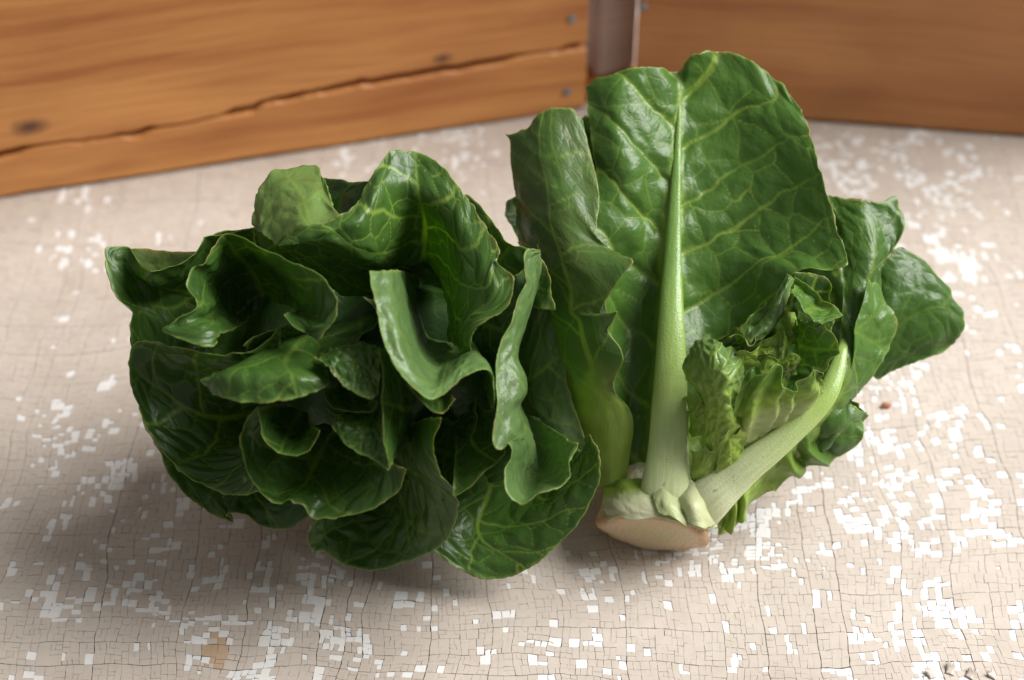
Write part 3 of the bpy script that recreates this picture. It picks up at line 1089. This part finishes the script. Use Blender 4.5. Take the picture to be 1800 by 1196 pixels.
for txt in ("""
420,560,-2.5 500,540,-3 580,520,-3
400,480,-1.6 470,460,-1.6 560,450,-1.4
352,424,-.6 385,408,-.8 430,401,-.9 470,405,-.7 520,420,-.3 580,430,.2
""", """
470,640,0 530,600,-.4 590,560,-.4
440,625,2.2 500,600,2 560,580,1.8
430,610,3 480,580,3.1 520,560,3 560,560,2.8
""", """
560,800,0 600,790,-.2 650,770,-.2
590,740,2.2 630,735,2.2 660,740,2.2
570,715,3.4 600,728,3.6 640,732,3.6 668,725,3.4
""", """
700,840,0 740,780,-.4 760,720,-.4
760,860,1.4 790,800,1.2 800,740,1
775,880,2.2 806,830,2.1 830,760,2.0 838,700,1.6
"""):
    L(txt, tone=.3, nu=80, nv=70, amp=.12, cell=.5)


# the tight heart inside
def heart():
    c = unproj(np.array([625., 640., -3.4]), DL)
    V = []; F = []; co = []
    nr, ns = 40, 60
    for i in range(nr + 1):
        th = math.pi * i / nr
        for j in range(ns):
            a = 2 * math.pi * j / ns
            d = np.array([math.sin(th) * math.cos(a), math.cos(th), math.sin(th) * math.sin(a)])
            r = 0.042 * (1 + 0.10 * math.sin(5 * a + 3 * th) + 0.07 * math.sin(9 * a - 4 * th))
            p = c + RIGHT * d[0] * r * 1.18 + UP * d[1] * r * 0.92 - FWD * d[2] * r * 0.55
            V.append(p); co.append((a * 4, th * 4, 1.0))
    for i in range(nr):
        for j in range(ns):
            k = (j + 1) % ns
            F.append((i * ns + j, i * ns + k, (i + 1) * ns + k, (i + 1) * ns + j))
    V = np.array(V); n = len(V)
    z = np.zeros(n)
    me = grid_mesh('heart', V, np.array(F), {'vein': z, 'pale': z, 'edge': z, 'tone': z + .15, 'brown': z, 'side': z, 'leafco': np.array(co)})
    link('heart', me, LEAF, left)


heart()
# ------------------------------------------------------------------ right lettuce, lying with its cut stem towards the viewer
sR = on_table(1160, 975, 0.003)
DR = depth_of(sR)
right = thing("lettuce_head", "romaine head on the right lying with its pale cut stem towards the viewer", "lettuce",
              (sR[0], sR[1] + 0.03, 0.0), "lettuce heads on the table")


def lean(a):
    a = np.array(a, float)
    a[..., 2] += 4.2 * np.clip((850.0 - a[..., 1]) / 750.0, 0, 1.1)
    return a


def R(txt, **kw):
    return make_leaf(right, DR, txt, warp=lean, **kw)


main = R("""
1098,852,.2 1142,850,.5 1180,850,.7 1210,850,.6 1225,845,.4
1082,722,-.4 1125,700,-.6 1160,690,0 1178,690,.1 1200,690,0 1240,690,-.6 1290,680,-.6
1062,560,-.6 1100,560,-1.6 1150,545,-1.6 1178,540,-1.0 1205,540,-1.6 1255,555,-1.8 1300,570,-1.6 1345,590,-.6
1045,430,-1.4 1100,430,-1.8 1150,420,-2.4 1180,415,-2.2 1205,420,-2.5 1270,445,-2.3 1330,462,-1.7 1395,480,-.6
1042,370,-2.0 1100,375,-2.1 1155,365,-2.9 1186,360,-2.8 1208,365,-3.0 1300,400,-2.6 1400,435,-1.5 1487,468,-.3
1045,300,-2.8 1095,300,-2.4 1155,300,-3.1 1190,300,-3.35 1212,305,-3.6 1300,330,-3.3 1390,350,-2.4 1470,395,-1.2
1037,220,-3.7 1090,225,-3.1 1155,230,-3.7 1193,225,-4.1 1215,230,-4.3 1290,240,-4.1 1370,255,-3.3 1440,290,-2.2
1031,165,-4.4 1090,165,-3.8 1155,165,-4.2 1195,160,-4.7 1218,155,-4.9 1280,160,-4.8 1345,180,-4.2 1418,215,-3.3
1030,150,-4.6 1095,123,-4.2 1158,119,-4.5 1195,125,-5.1 1222,96,-4.7 1290,94,-5.2 1365,140,-4.6 1405,190,-3.8
""", nu=205, nv=205, mid=3 / 7, tone=.80, amp=.12, cell=1.35, rib=.85, veinw=.03, lat=2.1, latw=2.2, latpuff=.24, vstr=1.0, pale=(.0, .18), palemax=.4, ruf=.02,
         label="large upright leaf with a thick pale midrib")
make_rib(main, DR, "1169,906,.6,98 1170,890,1.15,94 1172,855,1.5,85 1176,790,1.1,71 1178,700,.55,60 1180,560,-.55,44 1183,430,-2.0,29 1189,300,-3.25,15 1193,215,-4.15,7 1195,165,-4.75,3", warp=lean, palef=(-.05, .6))
# left leaf
R("""
1050,860,.2 1075,855,.6 1100,850,.6
1015,760,0.00 1050,740,0.75 1085,720,0.95 1112,735,0.60
990,700,-0.40 1025,680,0.61 1055,675,1.12 1076,680,1.20
980,670,-0.60 1020,650,0.60 1060,635,1.24 1096,625,1.50
965,620,-0.90 1005,605,0.37 1045,595,1.08 1071,583,1.30
955,580,-1.10 995,570,0.22 1045,558,1.17 1084,548,1.50
950,555,-1.20 985,550,0.07 1025,550,0.78 1054,556,1.00
940,510,-1.50 980,510,-0.12 1030,510,0.66 1075,510,1.10
928,460,-1.90 970,470,-0.50 1020,470,0.34 1112,459,0.80
918,425,-2.20 960,430,-0.98 1005,430,-0.31 1080,444,-0.30
908,390,-2.50 948,390,-1.39 992,395,-0.78 1050,410,-0.60
902,330,-3.00 940,330,-2.12 985,330,-1.56 1053,345,-1.50
897,255,-3.80 930,255,-3.10 970,250,-2.73 1036,262,-2.80
888,236,-4.1 925,226,-3.6 955,193,-3.5 1000,188,-3.5 1022,212,-3.4
""", nu=110, nv=170, tone=.6, under=True, sidew=.25, amp=.07, brown=.25, pale=(.0, .3), palemax=.5, ruf=.03, rib=.15, vstr=.75, cell=1.6, lat=1.9,
  label="left leaf flushed with brown")
R("""
960,470,-3 990,440,-3.4
915,430,-2.8 930,380,-3.2 940,330,-3.6
930,445,-2.6 893,392,-2.6 887,370,-2.8 893,350,-3.2
""", nu=60, nv=40, tone=.4)
R("""
1060,420,-4 1110,400,-4
1030,300,-4.4 1090,300,-4.6
1018,216,-4.9 1036,203,-5 1080,210,-5
""", nu=60, nv=60, tone=.3)
# heart: crinkled small leaves against the broad rib
R("""
1238,800,1.2 1258,803,1.7 1280,795,2.1 1300,772,1.8
1236,745,1.4 1255,745,2.2 1280,745,2.6 1302,750,2.2
1228,697,1.5 1250,700,2.5 1275,705,2.9 1292,715,2.4
1198,655,1.2 1235,655,2.6 1276,665,3.1 1306,672,2.2
1206,625,.9 1238,620,2.4 1274,635,2.9 1302,645,2.0
1226,597,.8 1248,593,1.8 1268,601,2.3 1290,616,1.9
""", nu=120, nv=130, tone=1.0, amp=.20, cell=.48, pale=(.1, 1.1), palemax=.46, under=True, ruf=.06, vstr=.6, label="blistered heart leaf")
R("""
1300,760,.4 1380,720,.2 1440,660,.3
1300,640,-.5 1380,600,-1 1460,590,-.3
1300,575,-.7 1400,500,-1.1 1472,545,-.6
""", nu=90, nv=80, tone=.8, amp=.2, cell=.5)
R("""
1262,815,1.5 1310,785,1.7 1355,762,1.7 1400,738,1.6 1447,690,1.5
1284,745,2.3 1325,720,2.8 1370,708,2.7 1410,702,2.4 1447,678,2.0
1296,690,2.7 1327,667,2.9 1345,655,2.9 1368,641,2.8 1380,659,3 1384,681,3.1 1398,680,3 1408,668,2.8 1424,641,2.6 1433,648,2.6 1443,663,2.7
""", nu=150, nv=100, tone=1.0, amp=.10, cell=.5, pale=(.25, 1.2), palemax=.80, pleat=.24, pleatf=5, vstr=.4)
R("""
1400,560,1 1400,600,.8 1405,645,1
1430,572,2 1426,600,1.7 1420,625,1.7 1425,645,2
1453,566,2.3 1458,582,2.4 1473,602,2.5 1479,622,2.5 1462,640,2.5 1443,663,2.6
""", nu=110, nv=80, tone=.95, amp=.16, cell=.5, ruf=.05)
R("""
1391,514,2.2 1403,527,2.3 1417,551,2.5 1440,567,2.6 1462,561,2.4
1396,500,1.2 1414,515,1.2 1437,538,1.4 1458,552,1.8 1476,558,2.0
1397,487,1.4 1421,505,1.3 1447,527,1.4 1468,537,1.6 1481,553,1.9
""", nu=110, nv=50, tone=.85, amp=.14, cell=.4, ruf=.04)
R("""
1405,580,-.2 1440,560,-.2 1470,560,-.2
1395,500,-.3 1430,515,-.2 1460,540,-.1
1398,482,-.2 1420,480,-.3 1455,488,-.3 1463,505,0
""", nu=70, nv=50, tone=.4)
R("""
1383,481,.2 1364,515,.8 1346,558,1.3 1327,578,1.6 1318,592,1.8
1391,486,.7 1373,522,1.3 1353,568,1.8 1329,589,2.1 1318,600,2.2
1399,494,.4 1381,531,1 1359,580,1.6 1331,599,2 1318,607,2.2
""", nu=110, nv=40, tone=.9, under=True, amp=.07, cell=.35, vstr=.2, ruf=.04, label="pale folded margin of the large leaf")
R("""
1255,640,1 1310,625,1 1370,600,.6
1262,606,1.6 1281,596,2.0 1294,589,1.9 1305,592,2.2 1317,608,2.5 1326,601,2.3 1331,588,2.0 1358,570,1.6
""", nu=130, nv=50, tone=.7, amp=.10, cell=.4)
R("""
1255,612,.4 1290,600,.6 1312,600,.6
1258,600,.8 1290,575,.9 1303,580,1.1 1310,595,1.2
""", nu=70, nv=40, tone=.9, amp=.1, cell=.4)
for txt, tn, pm in (("""
1284,672,1.7 1300,655,1.7 1320,645,1.6
1290,643,2.0 1306,634,2.05 1326,630,1.9
1288,622,2.2 1302,611,2.3 1318,617,2.2 1335,611,2.1
""", .9, .55), ("""
1322,612,1.2 1345,606,1.5 1362,598,1.2
1330,626,1.8 1350,622,2.0 1372,616,1.6
1336,636,1.3 1356,634,1.5 1380,628,1.0
""", .9, .45), ("""
1368,548,.6 1374,575,1.0 1388,608,.6
1382,545,1.3 1390,572,1.6 1399,606,1.1
1400,552,.5 1408,575,.8 1408,608,.4
""", .9, .35), ("""
1222,858,1.4 1245,852,1.7 1266,838,1.6
1218,820,1.5 1240,812,2.1 1264,808,2.0
1213,790,1.4 1224,799,1.8 1236,784,2.0 1248,795,2.1 1262,784,2.0
""", .95, .68), ("""
1258,850,1.8 1285,825,1.9 1310,800,1.8
1262,800,2.3 1285,790,2.5 1310,775,2.2
1268,770,2.6 1280,758,2.8 1292,765,2.7 1303,748,2.5
""", .95, .62)):
    R(txt, nu=80, nv=80, tone=tn, amp=.13, cell=.45, pale=(1.2, 2), palemax=pm, ruf=.08, vstr=.3)
for txt, tn, pm in (("""
1330,690,1.4 1365,670,1.2 1400,660,1.2
1335,660,2.0 1365,645,2.0 1400,640,1.8
1335,642,2.2 1352,628,2.4 1372,634,2.2 1390,618,2.2 1405,625,1.9
""", .95, .45), ("""
1290,640,.8 1330,630,.9 1375,610,.6
1300,622,1.3 1335,618,1.6 1378,596,1.3
1306,610,1.4 1330,606,1.8 1352,592,1.7 1376,574,1.3
""", .95, .45), ("""
1215,770,.9 1230,765,1.3 1250,765,1.6
1208,730,.9 1222,728,1.5 1242,735,1.9
1204,700,.8 1214,690,1.4 1228,700,1.6 1238,712,1.8
""", .6, .3)):
    R(txt, nu=80, nv=70, tone=tn, amp=.16, cell=.36, pale=(1.2, 2), palemax=pm, ruf=.05, vstr=.4)
# right leaf with a broad pale rib
rl = R("""
1235,870,1.2 1260,885,1.3 1275,905,.8
1290,800,1.4 1320,828,1.6 1335,842,1.2 1340,850,.9
1370,745,1.2 1400,770,1.5 1412,784,1.1 1418,792,.8
1440,680,.8 1465,695,1.1 1483,708,.8 1492,712,.4
1470,620,.2 1490,640,.5 1510,660,-.1 1525,668,-.8
1480,550,-.8 1505,570,-.4 1540,580,-.8 1574,570,-1.4
1480,450,-2 1518,500,-1.3 1535,500,-1.6 1545,490,-2
1465,390,-3 1530,430,-2 1560,430,-2.6 1590,400,-3
1455,342,-3.6 1500,350,-3.2 1545,355,-3.2 1575,343,-3.6
""", nu=100, nv=160, mid=.42, tone=.55, pale=(.1, .55), palemax=.6, amp=.07, rib=.3, vstr=.55, label="right leaf with a broad pale rib")
make_rib(rl, DR, "1224,904,.8,80 1246,879,1.7,76 1308,826,1.95,58 1385,766,1.85,42 1445,706,1.5,36 1468,660,1.0,31 1480,618,.4,19 1486,590,-.4,10 1490,568,-1.2,4", warp=lean, palef=(0.12, 1.0))
R("""
1275,880,1.4 1305,850,1.5 1350,815,1.5 1405,772,1.4 1455,728,1.1 1495,700,.6
1280,905,1.2 1310,878,1.4 1355,835,1.3 1410,795,1.2 1465,755,.8 1510,712,.2
1264,944,.5 1286,932,.7 1306,914,1.0 1336,889,.7 1368,866,1.0 1395,841,.6 1418,831,.9 1452,814,.5 1478,806,.6 1500,779,.2 1514,753,.2 1526,727,.1
""", nu=200, nv=70, tone=.7, palu=(.25, .75), palemax=.7, pleat=.34, pleatf=5.5, vstr=.4, label="frilled lower margin below the rib")
R("""
1520,600,-2 1530,640,-2
1545,480,-2.8 1570,540,-2.2 1560,620,-2.2 1540,665,-2.4
1575,437,-3.4 1640,500,-2.8 1640,580,-2.4 1590,640,-2.5
1590,440,-3.6 1620,458,-3.6 1665,505,-3.3 1692,560,-3 1675,610,-2.8 1620,632,-2.6 1560,656,-2.6
""", tone=.5, nu=120, nv=110, amp=.08, vstr=.3, label="far right outer leaf lying back")
R("""
1527,490,-.8 1512,545,-.2 1501,580,.2 1499,630,.4 1480,690,.6
1536,497,-1.1 1538,550,-.5 1536,600,-.3 1525,640,-.1 1492,695,.3
1545,497,-1.5 1560,530,-1.1 1576,562,-.9 1572,590,-.8 1548,635,-.5 1518,680,-.2 1498,702,.1
""", tone=.95, nu=100, nv=70, amp=.08, vstr=.8, label="bright green blade beside the rib")
R("""
1430,770,.6 1455,735,.4 1490,700,.0
1445,795,.9 1470,765,.9 1505,715,.4
1462,800,.3 1472,770,.6 1492,742,.5 1524,727,.1
1455,812,.2 1480,800,.1 1500,770,.0 1526,730,-.1
""", tone=.8, nu=70, nv=60, amp=.06, vstr=.3, under=True)
# leaves underneath
R("""
1080,880,-.6 1160,880,-.8 1240,880,-.6
1030,760,-1.6 1180,740,-3 1330,800,-1.4
1000,600,-3 1200,560,-5 1450,680,-2.4
1000,450,-4.4 1200,400,-6.2 1500,560,-3.8
1040,330,-5.4 1200,260,-6.8 1450,400,-5
""", tone=.3, nu=70, nv=80, pale=(0, .4), palemax=.4)


# cut stem
def stump():
    base = unproj(np.array([1148., 940., 0.55]), DR)
    top = unproj(np.array([1166., 800., -1.05]), DR)
    ax = top - base; ax /= np.linalg.norm(ax)
    s = np.cross(ax, FWD); s /= np.linalg.norm(s)
    t = np.cross(s, ax)
    prof = [(0, .02), (.5, .015), (1.0, .0), (1.45, -.0), (1.68, .0), (1.80, .03), (1.87, .14), (1.86, .35), (1.80, .6), (1.82, .9), (1.78, 1.4), (1.7, 2.2), (1.5, 3.2)]
    n = 56
    V = []; rad = []; co = []
    for r, h in prof:
        for i in range(n):
            a = 2 * math.pi * i / n
            rr = r * (1 + 0.05 * math.sin(2 * a + 1) + 0.03 * math.sin(5 * a)) + (0.05 * math.sin(9 * a + h * 3) if r > 1.6 else 0)
            p = base + (s * math.cos(a) * rr + t * math.sin(a) * rr * .72 + ax * (h + (0.04 * math.sin(3 * a) if r > 1.2 else 0))) * 0.01
            V.append(p); rad.append(r / 1.87 if h < .2 else 1.0 + h * .35); co.append((math.cos(a) * rr, math.sin(a) * rr, h))
    F = []
    for j in range(len(prof) - 1):
        for i in range(n):
            k = (i + 1) % n
            F.append((j * n + i, (j + 1) * n + i, (j + 1) * n + k, j * n + k))
    V = np.array(V); V[:, 2] = np.maximum(V[:, 2], 0.0006)
    me = grid_mesh('stump', V, np.array(F), {'rad': np.array(rad), 'leafco': np.array(co)})
    m, nt = new_mat("cut_stem")
    k = NT(nt)
    rad = k.attr('rad').outputs['Fac']; uv = k.attr('leafco').outputs['Vector']
    nn = k.noise(uv, 1.6, 4)
    r2 = k.math('ADD', rad, k.math('MULTIPLY', k.math('SUBTRACT', nn, .5), .25))
    c = k.mix(k.rng(r2, .2, .55), (0.62, 0.56, 0.30, 1), (0.70, 0.55, 0.36, 1))
    ringf = k.math('MULTIPLY', k.rng(r2, .80, .98), k.rng(r2, 1.0, 1.22, 1.0, 0.0))
    c = k.mix(k.rng(r2, 1.05, 1.3), c, (0.74, 0.72, 0.50, 1))
    rings = k.n('ShaderNodeTexWave', wave_type='RINGS', rings_direction='Z')
    k.l(uv, rings.inputs['Vector']); rings.inputs['Scale'].default_value = 1.6; rings.inputs['Distortion'].default_value = 5.0; rings.inputs['Detail'].default_value = 3.0
    c = k.mix(k.math('MULTIPLY', rings.outputs['Fac'], .22), c, (0.50, 0.36, 0.18, 1))
    c = k.mix(ringf, c, (0.55, 0.31, 0.16, 1))
    c = k.mix(k.math('MULTIPLY', k.rng(k.noise(uv, 4.0, 3), .6, .75), .35), c, (0.45, 0.27, 0.12, 1))
    pr = k.n('ShaderNodeBsdfPrincipled')
    k.l(c, pr.inputs['Base Color'])
    pr.inputs['Roughness'].default_value = .4
    pr.inputs['Subsurface Weight'].default_value = .25
    pr.inputs['Subsurface Radius'].default_value = (.006, .005, .003)
    pr.inputs['Subsurface Scale'].default_value = .6
    bp = k.n('ShaderNodeBump'); bp.inputs['Strength'].default_value = .6; bp.inputs['Distance'].default_value = .0016
    k.l(k.noise(uv, 7.0, 4), bp.inputs['Height']); k.l(bp.outputs[0], pr.inputs['Normal'])
    out = k.n('ShaderNodeOutputMaterial'); k.l(pr.outputs[0], out.inputs[0])
    link('stump', me, m, right)


stump()
for txt, kw in (("""
1066,918,1.2 1088,909,1.7 1112,915,2 1150,910,2.15 1180,915,2.15 1205,922,2.1 1235,931,1.9 1260,927,1.4
1057,890,.9 1100,884,1.7 1150,884,1.95 1205,890,1.9 1250,900,1.3
1062,850,.3 1100,842,.9 1150,840,1.2 1200,845,1.2 1235,858,.9
""", dict(palemax=.97, tone=.95, nu=110, brown=.25, pale=(.5, 1.35), amp=.08)), ("""
1146,858,1.6 1165,850,1.8 1188,860,1.7
1150,886,2.1 1172,882,2.25 1198,896,2.1
1158,900,2.2 1182,910,2.35 1207,929,2.25
""", dict(palemax=.86, tone=.8)), ("""
1192,842,1.3 1222,850,1.7 1252,868,1.4
1188,885,2.0 1222,890,2.4 1258,901,1.7
1206,918,2.2 1234,928,2.4 1262,924,1.6
""", dict(palemax=.9, tone=.8)), ("""
1255,890,1.0 1275,880,.8 1290,875,.5
1262,920,.9 1280,912,.7 1300,900,.3
1262,940,.3 1272,938,.3 1290,925,.1
""", dict(palemax=.55, tone=.8))):
    kk2 = dict(nu=60, nv=50, amp=.05, pale=(1.5, 2), thick=.06, vstr=.1, ruf=.03)
    kk2.update(kw)
    R(txt, name='leaf_base', **kk2)

# crumb on the table right of the heads
def crumb():
    p = on_table(1557, 716)
    V = []; F = []
    for i in range(6):
        th = math.pi * i / 5
        for j in range(8):
            a = 2 * math.pi * j / 8
            rr = 0.0013 * (1 + .3 * math.sin(3 * a + i))
            V.append((p[0] + 1.5 * rr * math.sin(th) * math.cos(a), p[1] + rr * math.sin(th) * math.sin(a), 0.0010 + 0.0009 * math.cos(th)))
    for i in range(5):
        for j in range(8):
            F.append((i * 8 + j, (i + 1) * 8 + j, (i + 1) * 8 + (j + 1) % 8, i * 8 + (j + 1) % 8))
    me = bpy.data.meshes.new("crumb")
    me.from_pydata(V, [], F)
    me.validate()
    m, nt = new_mat("brown_crumb")
    k = NT(nt)
    tc = k.n('ShaderNodeTexCoord')
    pr = k.n('ShaderNodeBsdfPrincipled'); pr.inputs['Roughness'].default_value = .7
    k.l(k.mix(k.noise(tc.outputs['Object'], 900.0), (0.30, 0.08, 0.03, 1), (0.45, 0.16, 0.07, 1)), pr.inputs['Base Color'])
    out = k.n('ShaderNodeOutputMaterial'); k.l(pr.outputs[0], out.inputs[0])
    o = bpy.data.objects.new("crumb", me)
    C.objects.link(o); me.materials.append(m)
    o['label'] = "tiny reddish brown crumb on the table right of the right lettuce"
    o['category'] = "crumb"


crumb()
